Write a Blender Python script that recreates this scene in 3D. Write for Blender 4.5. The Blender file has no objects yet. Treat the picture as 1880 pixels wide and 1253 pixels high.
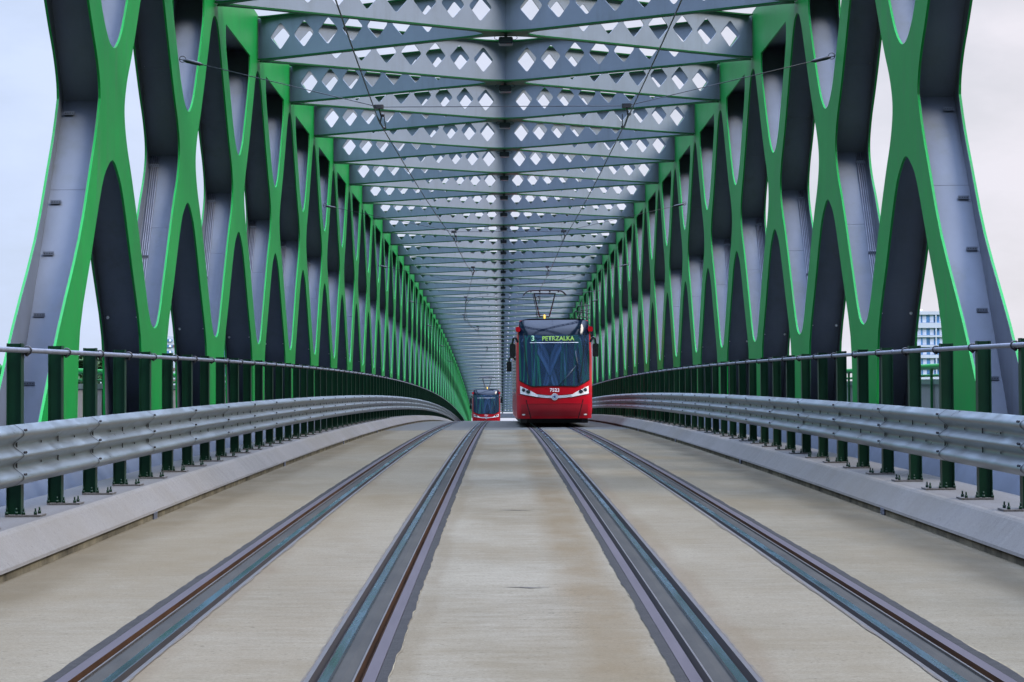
import bpy, bmesh, math, random
from mathutils import Vector, Matrix, geometry, noise
random.seed(7)
S = bpy.context.scene
R = math.radians
# ------------------------------------------------------------------ camera
F_PX = 4464.0            # focal length in pixels of the 1880 px wide photograph
CAM_H = 1.53
cam_d = bpy.data.cameras.new('camera')
cam = bpy.data.objects.new('camera', cam_d)
S.collection.objects.link(cam)
cam_d.sensor_width = 36.0
cam_d.lens = 36.0 * F_PX / 1880.0
cam_d.clip_start = 0.3
cam_d.clip_end = 20000
PITCH = math.atan((790 - 626.5) / F_PX)
YAW = math.atan((940 - 920.5) / F_PX)
ROLL = -0.0055
cam.matrix_world = (Matrix.Translation((-0.14, 0, CAM_H)) @ Matrix.Rotation(-YAW, 4, 'Z')
                    @ Matrix.Rotation(math.pi / 2 + PITCH, 4, 'X') @ Matrix.Rotation(ROLL, 4, 'Z'))
S.camera = cam
# ------------------------------------------------------------------ sky, sun, exposure
SUN_EL, SUN_AZ = R(46), R(116)        # azimuth measured from +Y towards +X
world = bpy.data.worlds.new('World')
S.world = world
world.use_nodes = True
wn = world.node_tree
wn.nodes.clear()
def wnode(t, **kw):
    n = wn.nodes.new(t)
    for k, v in kw.items():
        setattr(n, k, v)
    return n
wl = wn.links.new
out = wnode('ShaderNodeOutputWorld')
bg = wnode('ShaderNodeBackground')
sky = wnode('ShaderNodeTexSky', sky_type='NISHITA', sun_disc=False)
sky.sun_elevation = SUN_EL
sky.sun_rotation = SUN_AZ
sky.air_density = 1.2
sky.dust_density = 2.0
tc = wnode('ShaderNodeTexCoord')
sep = wnode('ShaderNodeSeparateXYZ')
wl(tc.outputs['Generated'], sep.inputs[0])
mp = wnode('ShaderNodeMapping')
mp.inputs['Scale'].default_value = (4.5, 4.5, 11.0)
wl(tc.outputs['Generated'], mp.inputs[0])
nz = wnode('ShaderNodeTexNoise')
nz.inputs['Scale'].default_value = 2.2
nz.inputs['Detail'].default_value = 7
nz.inputs['Roughness'].default_value = 0.55
wl(mp.outputs[0], nz.inputs['Vector'])
ramp = wnode('ShaderNodeValToRGB')
ramp.color_ramp.elements[0].position = 0.40
ramp.color_ramp.elements[0].color = (0.80, 0.80, 0.80, 1)
ramp.color_ramp.elements[1].position = 0.62
ramp.color_ramp.elements[1].color = (1, 1, 1, 1)
wl(nz.outputs['Fac'], ramp.inputs[0])
# cloud colour: cooler to the left (-X), warmer to the right (+X)
def maprange(src, a, b, c, d):
    m = wnode('ShaderNodeMapRange')
    m.inputs['From Min'].default_value = a
    m.inputs['From Max'].default_value = b
    m.inputs['To Min'].default_value = c
    m.inputs['To Max'].default_value = d
    wl(src, m.inputs['Value'])
    return m.outputs[0]
side = maprange(sep.outputs['X'], -0.25, 0.25, 0, 1)
cc = wnode('ShaderNodeMix', data_type='RGBA')
cc.inputs['A'].default_value = (7.3, 8.8, 12.0, 1)
cc.inputs['B'].default_value = (9.8, 9.4, 10.0, 1)
wl(side, cc.inputs['Factor'])
zen = wnode('ShaderNodeMix', data_type='RGBA')
zen.inputs['B'].default_value = (6.3, 8.0, 12.2, 1)
wl(cc.outputs['Result'], zen.inputs['A'])
wl(maprange(sep.outputs['Z'], 0.18, 0.55, 0, 1), zen.inputs['Factor'])
mixc = wnode('ShaderNodeMix', data_type='RGBA')
wl(ramp.outputs[0], mixc.inputs['Factor'])
wl(sky.outputs[0], mixc.inputs['A'])
wl(zen.outputs['Result'], mixc.inputs['B'])
# added weighting of the unseen sky: low back and sides dimmed, zenith boosted
beh = maprange(sep.outputs['Y'], 0.25, 0.9, 0.03, 1.0)
up = maprange(sep.outputs['Z'], 0.50, 0.92, 0.0, 11.5)
mx = wnode('ShaderNodeMath', operation='MAXIMUM')
wl(beh, mx.inputs[0]); wl(up, mx.inputs[1])
mul = wnode('ShaderNodeMix', data_type='RGBA', blend_type='MULTIPLY')
mul.inputs['Factor'].default_value = 1
wl(mixc.outputs['Result'], mul.inputs['A'])
wl(mx.outputs[0], mul.inputs['B'])
wl(mul.outputs['Result'], bg.inputs[0])
bg.inputs['Strength'].default_value = 0.09
wl(bg.outputs[0], out.inputs[0])
sun_d = bpy.data.lights.new('sun', 'SUN')
sun = bpy.data.objects.new('sun', sun_d)
S.collection.objects.link(sun)
sun_d.energy = 5.0
sun_d.angle = R(24)
sun_d.color = (1.0, 0.91, 0.78)
sv = Vector((math.sin(SUN_AZ) * math.cos(SUN_EL), math.cos(SUN_AZ) * math.cos(SUN_EL), math.sin(SUN_EL)))
sun.rotation_euler = sv.to_track_quat('Z', 'Y').to_euler()
S.view_settings.view_transform = 'Standard'
S.view_settings.look = 'None'
S.view_settings.exposure = 0.0
S.view_settings.gamma = 1.0
S.cycles.max_bounces = 6
S.cycles.diffuse_bounces = 3
S.cycles.use_denoising = True

# ------------------------------------------------------------------ geometry of the bridge
P = 7.5                       # length of one lattice module
S0 = (790 - 667.6) / F_PX     # gradient at the camera
CV = 6.09 / (F_PX * P)        # vertical curvature
def zp(y):
    return S0 * y - CV * y * y / 2
M0 = 3.66                     # first portal, in modules
NP = 50                       # number of modules
XO = -0.025
W = 5.1                       # inner face of the side trusses
WD = 0.55                     # depth of the side trusses
YEND = (M0 + NP) * P

# ------------------------------------------------------------------ helpers
def tag(o, label=None, cat=None, group=None, kind=None):
    if label: o['label'] = label
    if cat: o['category'] = cat
    if group: o['group'] = group
    if kind: o['kind'] = kind
    return o
def empty(name, loc, label=None, cat=None, group=None, rot=0):
    o = bpy.data.objects.new(name, None)
    o.empty_display_size = 0.3
    o.location = loc
    o.rotation_euler = (0, 0, rot)
    S.collection.objects.link(o)
    return tag(o, label, cat, group)
def link(o, parent=None):
    S.collection.objects.link(o)
    if parent: o.parent = parent
    return o

class MB:
    def __init__(s): s.v, s.f, s.m, s.sm = [], [], [], []
    def add(s, vs, fs, m=0, smooth=False):
        b = len(s.v)
        s.v += [tuple(p) for p in vs]
        for f in fs:
            s.f.append([b + i for i in f]); s.m.append(m); s.sm.append(smooth)
    def box(s, x0, x1, y0, y1, z0, z1, m=0):
        vs = [(x, y, z) for z in (z0, z1) for y in (y0, y1) for x in (x0, x1)]
        s.add(vs, [(0, 2, 3, 1), (4, 5, 7, 6), (0, 1, 5, 4), (2, 6, 7, 3), (0, 4, 6, 2), (1, 3, 7, 5)], m)
    def rbox(s, x0, x1, y0, y1, z0, z1, r, m=0, ax='z', seg=3):
        """box with rounded vertical (or other axis) edges"""
        def ring(a0, a1, b0, b1):
            pts = []
            for cx, cy, a in ((a1 - r, b1 - r, 0), (a0 + r, b1 - r, 90), (a0 + r, b0 + r, 180), (a1 - r, b0 + r, 270)):
                for i in range(seg + 1):
                    t = R(a + 90 * i / seg)
                    pts.append((cx + r * math.cos(t), cy + r * math.sin(t)))
            return pts
        if ax == 'z':
            s.plate(ring(x0, x1, y0, y1), [], lambda a, b, t: (a, b, z0 + t), z1 - z0, m)
        elif ax == 'y':
            s.plate(ring(x0, x1, z0, z1), [], lambda a, b, t: (a, y1 - t, b), y1 - y0, m)
        else:
            s.plate(ring(y0, y1, z0, z1), [], lambda a, b, t: (x0 + t, a, b), x1 - x0, m)
    def plate(s, outline, holes, fn, th, m=0, me=None):
        """flat plate from a 2D outline with holes; fn(a,b,t) -> xyz, thickness 0..th"""
        me = m if me is None else me
        loops = [outline] + holes
        pts = [p for l in loops for p in l]
        tris = geometry.tessellate_polygon([[Vector((p[0], p[1], 0)) for p in l] for l in loops])
        n = len(pts)
        vs = [fn(a, b, th) for a, b in pts] + [fn(a, b, 0) for a, b in pts]
        fs = [tuple(t) for t in tris] + [tuple(n + i for i in reversed(t)) for t in tris]
        s.add(vs, fs, m)
        b0 = 0
        for l in loops:
            k = len(l)
            ring = [pts[b0 + i] for i in range(k)]
            vs = [fn(a, b, th) for a, b in ring] + [fn(a, b, 0) for a, b in ring]
            s.add(vs, [(i, (i + 1) % k, k + (i + 1) % k, k + i) for i in range(k)], me)
            b0 += k
    def tube(s, path, r, seg=8, m=0, closed=False, caps=True):
        path = [Vector(p) for p in path]
        n = len(path)
        vs = []
        prev = None
        for i, p in enumerate(path):
            if closed: d = path[(i + 1) % n] - path[i - 1]
            else: d = path[min(i + 1, n - 1)] - path[max(i - 1, 0)]
            d.normalize()
            ref = Vector((0, 0, 1)) if abs(d.z) < 0.9 else Vector((1, 0, 0))
            if prev is not None and abs(prev.dot(d)) < 0.99: ref = prev
            a = d.cross(ref).normalized(); b = a.cross(d).normalized()
            prev = b
            rr = r[i] if isinstance(r, (list, tuple)) else r
            for k in range(seg):
                t = 2 * math.pi * k / seg
                vs.append(p + a * (rr * math.cos(t)) + b * (rr * math.sin(t)))
        fs = []
        for i in range(n if closed else n - 1):
            j = (i + 1) % n
            for k in range(seg):
                fs.append((i * seg + k, i * seg + (k + 1) % seg, j * seg + (k + 1) % seg, j * seg + k))
        s.add(vs, fs, m, True)
        if caps and not closed:
            s.add(vs[:seg], [tuple(range(seg))], m)
            s.add(vs[-seg:], [tuple(range(seg - 1, -1, -1))], m)
    def ball(s, c, r, m=0, seg=8, rings=5, sc=(1, 1, 1)):
        vs, fs = [], []
        for i in range(rings + 1):
            ph = math.pi * i / rings
            for k in range(seg):
                t = 2 * math.pi * k / seg
                vs.append((c[0] + r * sc[0] * math.sin(ph) * math.cos(t), c[1] + r * sc[1] * math.sin(ph) * math.sin(t), c[2] + r * sc[2] * math.cos(ph)))
        for i in range(rings):
            for k in range(seg):
                fs.append((i * seg + k, (i + 1) * seg + k, (i + 1) * seg + (k + 1) % seg, i * seg + (k + 1) % seg))
        s.add(vs, fs, m, True)
    def strip(s, prof, ys, m=0, mats=None, smooth=False):
        """profile polyline [(x,z)] swept along the given y stations"""
        k = len(prof)
        vs = [(x, y, z) for y in ys for x, z in prof]
        b = len(s.v)
        s.v += vs
        for i in range(len(ys) - 1):
            for j in range(k - 1):
                s.f.append([b + i * k + j, b + i * k + j + 1, b + (i + 1) * k + j + 1, b + (i + 1) * k + j])
                s.m.append(mats[j] if mats else m); s.sm.append(smooth)
    def build(s, name, mats, parent=None, bend=False, loc=(0, 0, 0), fix=True):
        me = bpy.data.meshes.new(name)
        vs = s.v
        if bend:
            vs = [(x, y, z + zp(y)) for x, y, z in vs]
        if loc != (0, 0, 0):
            vs = [(x - loc[0], y - loc[1], z - loc[2]) for x, y, z in vs]
        me.from_pydata(vs, [], s.f)
        for q in (mats if isinstance(mats, (list, tuple)) else [mats]): me.materials.append(q)
        me.polygons.foreach_set('material_index', s.m)
        me.polygons.foreach_set('use_smooth', s.sm)
        if fix:
            bm = bmesh.new(); bm.from_mesh(me)
            bmesh.ops.remove_doubles(bm, verts=bm.verts, dist=1e-5)
            bmesh.ops.recalc_face_normals(bm, faces=bm.faces)
            bm.to_mesh(me); bm.free()
        me.update()
        o = bpy.data.objects.new(name, me)
        o.location = loc
        return link(o, parent)

def child_at(o, root):
    """place a world-coordinate child under an unrotated root"""
    o.location = Vector(o.location) - Vector(root.location)
    return o
def crom(pts, n=6, closed=False):
    """Catmull-Rom through points"""
    res = []
    m = len(pts)
    rng = range(m) if closed else range(m - 1)
    for i in rng:
        if closed: p0, p1, p2, p3 = pts[i - 1], pts[i], pts[(i + 1) % m], pts[(i + 2) % m]
        else: p0, p1, p2, p3 = pts[max(i - 1, 0)], pts[i], pts[i + 1], pts[min(i + 2, m - 1)]
        for k in range(n):
            t = k / n
            res.append(tuple(0.5 * (2 * b + (c - a) * t + (2 * a - 5 * b + 4 * c - d) * t * t + (3 * b - a - 3 * c + d) * t ** 3)
                             for a, b, c, d in zip(p0, p1, p2, p3)))
    if not closed: res.append(tuple(pts[-1]))
    return res

# ------------------------------------------------------------------ materials
def mat(name, col, rough=0.6, metal=0.0, spec=0.5, var=0.0, vscale=3.0, bump=0.0, bscale=40.0, vcol=None, stretch=(1, 1, 1), coat=0.0, grime=0.0, emit=None, estr=0.0, ior=None, rvar=0.0):
    m = bpy.data.materials.new(name)
    m.use_nodes = True
    nt = m.node_tree
    b = nt.nodes['Principled BSDF']
    b.inputs['Base Color'].default_value = (*col, 1)
    b.inputs['Roughness'].default_value = rough
    b.inputs['Metallic'].default_value = metal
    b.inputs['Specular IOR Level'].default_value = spec
    b.inputs['Coat Weight'].default_value = coat
    if ior: b.inputs['IOR'].default_value = ior
    if emit:
        b.inputs['Emission Color'].default_value = (*emit, 1)
        b.inputs['Emission Strength'].default_value = estr
    tcn = nt.nodes.new('ShaderNodeTexCoord')
    mpn = nt.nodes.new('ShaderNodeMapping')
    mpn.inputs['Scale'].default_value = stretch
    geo = nt.nodes.new('ShaderNodeNewGeometry')
    nt.links.new(geo.outputs['Position'], mpn.inputs[0])
    if var > 0:
        n = nt.nodes.new('ShaderNodeTexNoise')
        n.inputs['Scale'].default_value = vscale
        n.inputs['Detail'].default_value = 8
        n.inputs['Roughness'].default_value = 0.65
        nt.links.new(mpn.outputs[0], n.inputs['Vector'])
        r = nt.nodes.new('ShaderNodeMapRange')
        r.inputs['From Min'].default_value = 0.3; r.inputs['From Max'].default_value = 0.7
        nt.links.new(n.outputs['Fac'], r.inputs['Value'])
        mx_ = nt.nodes.new('ShaderNodeMix'); mx_.data_type = 'RGBA'
        c2 = vcol or tuple(c * (1 - var) for c in col)
        mx_.inputs['A'].default_value = (*c2, 1)
        mx_.inputs['B'].default_value = (*col, 1) if vcol else (*tuple(min(1, c * (1 + var)) for c in col), 1)
        nt.links.new(r.outputs[0], mx_.inputs['Factor'])
        nt.links.new(mx_.outputs['Result'], b.inputs['Base Color'])
        if rvar:
            r2 = nt.nodes.new('ShaderNodeMapRange')
            r2.inputs['From Min'].default_value = 0.3; r2.inputs['From Max'].default_value = 0.7
            r2.inputs['To Min'].default_value = max(0, rough - rvar); r2.inputs['To Max'].default_value = min(1, rough + rvar)
            nt.links.new(n.outputs['Fac'], r2.inputs['Value'])
            nt.links.new(r2.outputs[0], b.inputs['Roughness'])
    if grime > 0:
        def gn(scale, sc, lo, hi):
            mg = nt.nodes.new('ShaderNodeMapping'); mg.inputs['Scale'].default_value = sc
            nt.links.new(geo.outputs['Position'], mg.inputs[0])
            g = nt.nodes.new('ShaderNodeTexNoise'); g.inputs['Scale'].default_value = scale
            g.inputs['Detail'].default_value = 9; g.inputs['Roughness'].default_value = 0.7
            nt.links.new(mg.outputs[0], g.inputs['Vector'])
            r_ = nt.nodes.new('ShaderNodeMapRange')
            r_.inputs['From Min'].default_value = lo; r_.inputs['From Max'].default_value = hi
            nt.links.new(g.outputs['Fac'], r_.inputs['Value'])
            return r_.outputs[0]
        m1 = nt.nodes.new('ShaderNodeMath'); m1.operation = 'MULTIPLY'
        nt.links.new(gn(3.5, (1, 1.6, 0.10), 0.48, 0.70), m1.inputs[0])
        nt.links.new(gn(0.7, (1, 1, 1), 0.35, 0.62), m1.inputs[1])
        m2 = nt.nodes.new('ShaderNodeMath'); m2.operation = 'MULTIPLY'; m2.inputs[1].default_value = grime
        nt.links.new(m1.outputs[0], m2.inputs[0])
        mg_ = nt.nodes.new('ShaderNodeMix'); mg_.data_type = 'RGBA'
        src = b.inputs['Base Color'].links[0].from_socket
        nt.links.new(m2.outputs[0], mg_.inputs['Factor'])
        nt.links.new(src, mg_.inputs['A'])
        mg_.inputs['B'].default_value = (0.07, 0.075, 0.06, 1)
        nt.links.new(mg_.outputs['Result'], b.inputs['Base Color'])
    if bump > 0:
        n2 = nt.nodes.new('ShaderNodeTexNoise')
        n2.inputs['Scale'].default_value = bscale
        n2.inputs['Detail'].default_value = 5
        nt.links.new(mpn.outputs[0], n2.inputs['Vector'])
        bp = nt.nodes.new('ShaderNodeBump')
        bp.inputs['Strength'].default_value = bump
        bp.inputs['Distance'].default_value = 0.02
        nt.links.new(n2.outputs['Fac'], bp.inputs['Height'])
        nt.links.new(bp.outputs[0], b.inputs['Normal'])
    return m

GREEN = mat('green_paint', (0.004, 0.178, 0.029), rough=0.42, spec=0.12, grime=0.45, var=0.12, vscale=0.8, bump=0.03, bscale=8)
GREENB = mat('dark_green_paint', (0.0042, 0.0595, 0.0154), rough=0.45, spec=0.2, var=0.15, vscale=1.5)
GREY = mat('grey_steel_paint', (0.092, 0.104, 0.128), rough=0.55, spec=0.15, grime=0.55, var=0.12, vscale=1.4, stretch=(1, 1, 0.35), bump=0.02, bscale=6)
BEAMG = mat('blue_grey_steel_paint', (0.165, 0.186, 0.218), rough=0.48, spec=0.3, grime=0.3, var=0.08, vscale=0.9)
SEAM = mat('weld_seam', (0.10, 0.11, 0.14), rough=0.7)
POSTG = mat('post_green_paint', (0.0015, 0.017, 0.007), rough=0.4, spec=0.2, var=0.2, vscale=4)
GALV = mat('galvanised_steel', (0.215, 0.245, 0.262), rough=0.36, metal=0.7, grime=0.35, var=0.2, vscale=5, stretch=(1, 0.4, 1), rvar=0.10, bump=0.01, bscale=12)
GALVD = mat('dull_galvanised_tube', (0.16, 0.168, 0.2), rough=0.5, metal=0.5, var=0.2, vscale=6)
BLACK = mat('black_rubber', (0.008, 0.009, 0.012), rough=0.5)
DARK = mat('dark_slot', (0.01, 0.01, 0.012), rough=0.9)
WHITE = mat('white_plastic', (0.75, 0.75, 0.75), rough=0.4)
WIRE = mat('wire_dark', (0.012, 0.012, 0.016), rough=0.5)

def concrete(name, c1, c2, c3, stain=None):
    """cast concrete road slab: fine cross streaks, large blotches, dirt specks"""
    m = bpy.data.materials.new(name); m.use_nodes = True
    nt = m.node_tree; b = nt.nodes['Principled BSDF']; L = nt.links.new
    geo = nt.nodes.new('ShaderNodeNewGeometry')
    def nzn(scale, sc, det=6, rgh=0.6):
        mp_ = nt.nodes.new('ShaderNodeMapping'); mp_.inputs['Scale'].default_value = sc
        L(geo.outputs['Position'], mp_.inputs[0])
        n = nt.nodes.new('ShaderNodeTexNoise'); n.inputs['Scale'].default_value = scale
        n.inputs['Detail'].default_value = det; n.inputs['Roughness'].default_value = rgh
        L(mp_.outputs[0], n.inputs['Vector'])
        return n.outputs['Fac']
    def mr(src, a, b_, c=0, d=1):
        r = nt.nodes.new('ShaderNodeMapRange')
        r.inputs['From Min'].default_value = a; r.inputs['From Max'].default_value = b_
        r.inputs['To Min'].default_value = c; r.inputs['To Max'].default_value = d
        L(src, r.inputs['Value']); return r.outputs[0]
    def mixn(f, A, B):
        x = nt.nodes.new('ShaderNodeMix'); x.data_type = 'RGBA'
        if isinstance(f, float): x.inputs['Factor'].default_value = f
        else: L(f, x.inputs['Factor'])
        for k, q in (('A', A), ('B', B)):
            if isinstance(q, tuple): x.inputs[k].default_value = (*q, 1)
            else: L(q, x.inputs[k])
        return x.outputs['Result']
    big = mr(nzn(0.55, (1.2, 0.5, 1), 5), 0.35, 0.65)
    streak = mr(nzn(2.2, (0.9, 3.2, 1), 8, 0.7), 0.3, 0.7)
    fine = mr(nzn(9.0, (0.6, 5.0, 1), 6, 0.7), 0.36, 0.66)
    col = mixn(big, c1, c2)
    col = mixn(mr(nzn(0.9, (0.5, 1.6, 1), 6, 0.7), 0.55, 0.78, 0, 0.5), col, (c1[0] * .8, c1[1] * .74, c1[2] * .62))
    sm_ = nt.nodes.new('ShaderNodeMath'); sm_.operation = 'MULTIPLY'; sm_.inputs[1].default_value = 0.50
    L(streak, sm_.inputs[0])
    col = mixn(sm_.outputs[0], col, c3)
    spots = mr(nzn(5.0, (1, 2.5, 1), 3), 0.70, 0.76)
    f2 = nt.nodes.new('ShaderNodeMath'); f2.operation = 'MULTIPLY'; f2.inputs[1].default_value = 0.35
    L(fine, f2.inputs[0])
    col = mixn(f2.outputs[0], col, tuple(q * 0.82 for q in c2))
    sp2 = nt.nodes.new('ShaderNodeMath'); sp2.operation = 'MULTIPLY'; sp2.inputs[1].default_value = 0.55
    L(spots, sp2.inputs[0])
    col = mixn(sp2.outputs[0], col, tuple(q * 0.45 for q in c1))
    if stain:
        sx = nt.nodes.new('ShaderNodeSeparateXYZ'); L(geo.outputs['Position'], sx.inputs[0])
        for x0, wd, amt, cst in stain:
            d = nt.nodes.new('ShaderNodeMath'); d.operation = 'SUBTRACT'; d.inputs[1].default_value = x0
            L(sx.outputs['X'], d.inputs[0])
            wob = mr(nzn(0.8, (1, 0.35, 1), 4), 0, 1, -0.16, 0.16)
            ad = nt.nodes.new('ShaderNodeMath'); ad.operation = 'ADD'; L(d.outputs[0], ad.inputs[0]); L(wob, ad.inputs[1])
            ab = nt.nodes.new('ShaderNodeMath'); ab.operation = 'ABSOLUTE'; L(ad.outputs[0], ab.inputs[0])
            fa = mr(ab.outputs[0], wd * 0.35, wd, amt, 0)
            pm = nt.nodes.new('ShaderNodeMath'); pm.operation = 'MULTIPLY'
            L(fa, pm.inputs[0]); L(mr(nzn(2.0, (1, 0.5, 1), 6), 0.3, 0.6, 0.35, 1), pm.inputs[1])
            col = mixn(pm.outputs[0], col, cst)
    grain = mr(nzn(55.0, (1, 1.6, 1), 3, 0.8), 0.34, 0.66, 0.0, 0.55)
    col = mixn(grain, col, tuple(q * 0.55 for q in c1))
    pits = mr(nzn(22.0, (1, 2.2, 1), 2, 0.5), 0.66, 0.72, 0.0, 0.8)
    col = mixn(pits, col, tuple(q * 0.35 for q in c1))
    patchy = mr(nzn(0.35, (1.0, 0.35, 1), 6, 0.65), 0.46, 0.68, 0.0, 0.6)
    col = mixn(patchy, col, (c1[0] * 1.0, c1[1] * 0.93, c1[2] * 0.80))
    L(col, b.inputs['Base Color'])
    b.inputs['Roughness'].default_value = 0.9
    b.inputs['Specular IOR Level'].default_value = 0.12
    bp = nt.nodes.new('ShaderNodeBump'); bp.inputs['Strength'].default_value = 0.25; bp.inputs['Distance'].default_value = 0.01
    L(nzn(30, (0.6, 2, 1), 6, 0.7), bp.inputs['Height']); L(bp.outputs[0], b.inputs['Normal'])
    return m
ROADM = concrete('road_concrete', (0.070, 0.054, 0.030), (0.126, 0.107, 0.074), (0.200, 0.181, 0.140),
                 stain=[(-2.9, 1.5, 0.6, (0.105, 0.084, 0.052)), (2.95, 1.5, 0.6, (0.086, 0.070, 0.043)), (-1.54, 0.7, 0.4, (0.108, 0.083, 0.050)), (1.54, 0.7, 0.45, (0.104, 0.082, 0.050)),
                        (0.46, 0.28, 0.9, (0.088, 0.063, 0.033)), (-3.5, 0.35, 0.8, (0.060, 0.045, 0.024)), (3.5, 0.35, 0.8, (0.050, 0.040, 0.025)),
                        (-0.64, 0.10, 0.6, (0.085, 0.066, 0.04)), (-1.97, 0.14, 0.6, (0.085, 0.06, 0.035)), (1.16, 0.14, 0.6, (0.085, 0.06, 0.035))])
ROADM2 = concrete('shaded_road_concrete', (0.062, 0.06076, 0.05456), (0.0744, 0.07316, 0.06634), (0.0837, 0.0806, 0.0744))  # greyer slab beyond the joint, with the tram's shadow put into its colour
KERBM = concrete('kerb_concrete', (0.098, 0.090, 0.078), (0.148, 0.136, 0.124), (0.190, 0.177, 0.163))
SLABM = concrete('slab_concrete', (0.075, 0.070, 0.066), (0.10, 0.095, 0.090), (0.12, 0.115, 0.110))
JOINTM = mat('kerb_joint_dirt', (0.15, 0.128, 0.085), rough=0.95, spec=0.1, var=0.5, vscale=2.2, vcol=(0.022, 0.019, 0.013), stretch=(1, 1, 1))
STEELDK = mat('footway_coating', (0.06, 0.072, 0.096), rough=0.6, var=0.15, vscale=2)
ASPH = mat('asphalt_filler', (0.016, 0.0145, 0.013), rough=0.95, spec=0.15, var=0.3, vscale=12, bump=0.3, bscale=60)
MORT = mat('mortar_edge', (0.15, 0.125, 0.08), rough=0.95, spec=0.1, var=0.5, vscale=5, vcol=(0.07, 0.055, 0.035))
DIRT = mat('dirt_edge', (0.0595, 0.042, 0.021), rough=0.95, var=0.5, vscale=6, vcol=(0.021, 0.0175, 0.014))
RUBB = mat('rail_filler_rubber', (0.019, 0.017, 0.013), rough=0.8, spec=0.15, var=0.3, vscale=3, stretch=(1, 0.25, 1), bump=0.1, bscale=30)
RAILB = mat('polished_rail_steel', (0.05, 0.095, 0.12), rough=0.24, metal=0.85, var=0.2, vscale=3, stretch=(2, 0.15, 1), rvar=0.1)
RAILV = mat('unused_rail_steel', (0.040, 0.032, 0.034), rough=0.55, metal=0.1, spec=0.12, var=0.15, vscale=4, stretch=(2, 0.15, 1))
RUST = mat('rust', (0.035, 0.015, 0.005), rough=0.85, spec=0.1, var=0.4, vscale=5, stretch=(1, 0.2, 1))
RUSTD = mat('dark_rust', (0.014, 0.008, 0.005), rough=0.8, var=0.5, vscale=5, stretch=(1, 0.2, 1))
RAILL = mat('rail_lip_steel', (0.048, 0.040, 0.034), rough=0.5, metal=0.4, var=0.2, vscale=5)

# ------------------------------------------------------------------ ground, water
def struct(o):
    o['kind'] = 'structure'; return o
GRASS = mat('bank_grass', (0.05, 0.09, 0.025), rough=0.95, var=0.4, vscale=0.05)
WATER = mat('river_water', (0.06, 0.09, 0.085), rough=0.15, bump=0.4, bscale=0.6)
mb = MB(); mb.add([(-9000, -3000, -9), (9000, -3000, -9), (9000, 12000, -9), (-9000, 12000, -9)], [(0, 1, 2, 3)])
struct(mb.build('ground', GRASS))
mb = MB(); mb.add([(-3000, 95, -8.9), (3000, 95, -8.9), (3000, 330, -8.9), (-3000, 330, -8.9)], [(0, 1, 2, 3)])
struct(mb.build('river', WATER))

# ------------------------------------------------------------------ road deck
def stations(a, b, near=0.5, far=3.75, split=60):
    ys = []; y = a
    while y < b:
        ys.append(y); y += near if y < split else far
    ys.append(b); return ys
YS = stations(-12, YEND + 12, 1.25, 3.75, 60)
TC = (-1.54, 1.54)
mb = MB()
cuts = [-3.82, TC[0] - .828, TC[0] - .43, TC[0] + .43, TC[0] + .828, TC[1] - .828, TC[1] - .43, TC[1] + .43, TC[1] + .828, 3.84]
# under the rail channels the slab drops; only the slab fields are at z = 0
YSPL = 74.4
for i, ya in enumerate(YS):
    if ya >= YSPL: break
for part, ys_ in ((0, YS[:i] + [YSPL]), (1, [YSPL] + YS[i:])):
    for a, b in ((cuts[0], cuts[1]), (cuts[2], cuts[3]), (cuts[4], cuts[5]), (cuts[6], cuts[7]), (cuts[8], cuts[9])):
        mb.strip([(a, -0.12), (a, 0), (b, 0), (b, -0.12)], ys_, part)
mb.strip([(-3.82, -0.12), (3.84, -0.12)], YS)
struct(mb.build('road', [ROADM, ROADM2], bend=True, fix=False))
# deck girder below
mb = MB(); mb.strip([(-9.4, -0.15), (-9.4, -0.5), (-4.8, -0.9), (4.8, -0.9), (9.4, -0.5), (9.4, -0.15)], YS)
struct(mb.build('bridge_deck_underside', GREY, bend=True, fix=False))
# cracks in the centre field
mb = MB()
for yc, x0, w_ in ((16.9, 0.02, 0.17), (26.4, 0.0, 0.2)):
    n = 14
    up_ = []; lo = []
    for i in range(n + 1):
        t = i / n; x = x0 - w_ + 2 * w_ * t
        yy = yc + 0.04 * math.sin(t * 7) + random.uniform(-.01, .01)
        h = (0.035 if yc < 20 else 0.05) * math.sin(math.pi * t) * random.uniform(.5, 1)
        up_.append((x, yy + h, 0.004)); lo.append((x, yy - h, 0.004))
    mb.add(lo + up_, [(i, i + 1, n + 2 + i, n + 1 + i) for i in range(n)])
struct(mb.build('road_crack', DIRT, bend=True))

# kerbs, slab, footways
YSK = stations(-12, YEND + 12, 0.75, 3.75, 60)
for sgn, nm in ((-1, 'kerb'), (1, 'kerb')):
    mb = MB()
    pr = [(3.775, -0.02), (3.775, 0.062), (3.757, 0.066), (3.765, 0.09), (3.94, 0.275), (3.965, 0.292), (4.0, 0.30), (4.72, 0.30), (4.72, 0.2)]
    mb.strip([(sgn * x + .035, z) for x, z in pr], YSK, mats=[1, 0, 0, 0, 0, 0, 2, 2])
    struct(mb.build(nm, [KERBM, JOINTM, SLABM], bend=True, fix=False))
    mb = MB()
    mb.strip([(sgn * 4.70, 0.22), (sgn * 4.78, 0.26), (sgn * 4.92, 0.50), (sgn * 5.00, 0.56), (sgn * 5.02, 0.2), (sgn * 5.75, 0.2), (sgn * 9.4, 0.22), (sgn * 9.4, -0.15)], YS)
    struct(mb.build('footway', STEELDK, bend=True, fix=False))
# abutment below the approach
mb = MB(); mb.box(-9.3, 9.3, -60, 26, -9, -1.0)
struct(mb.build('abutment', SLABM))
mb = MB(); mb.strip([(-9.4, -0.04), (9.4, -0.04)], [-60, -40, -20, -12])
struct(mb.build('approach_road', ROADM, bend=True, fix=False))

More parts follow.
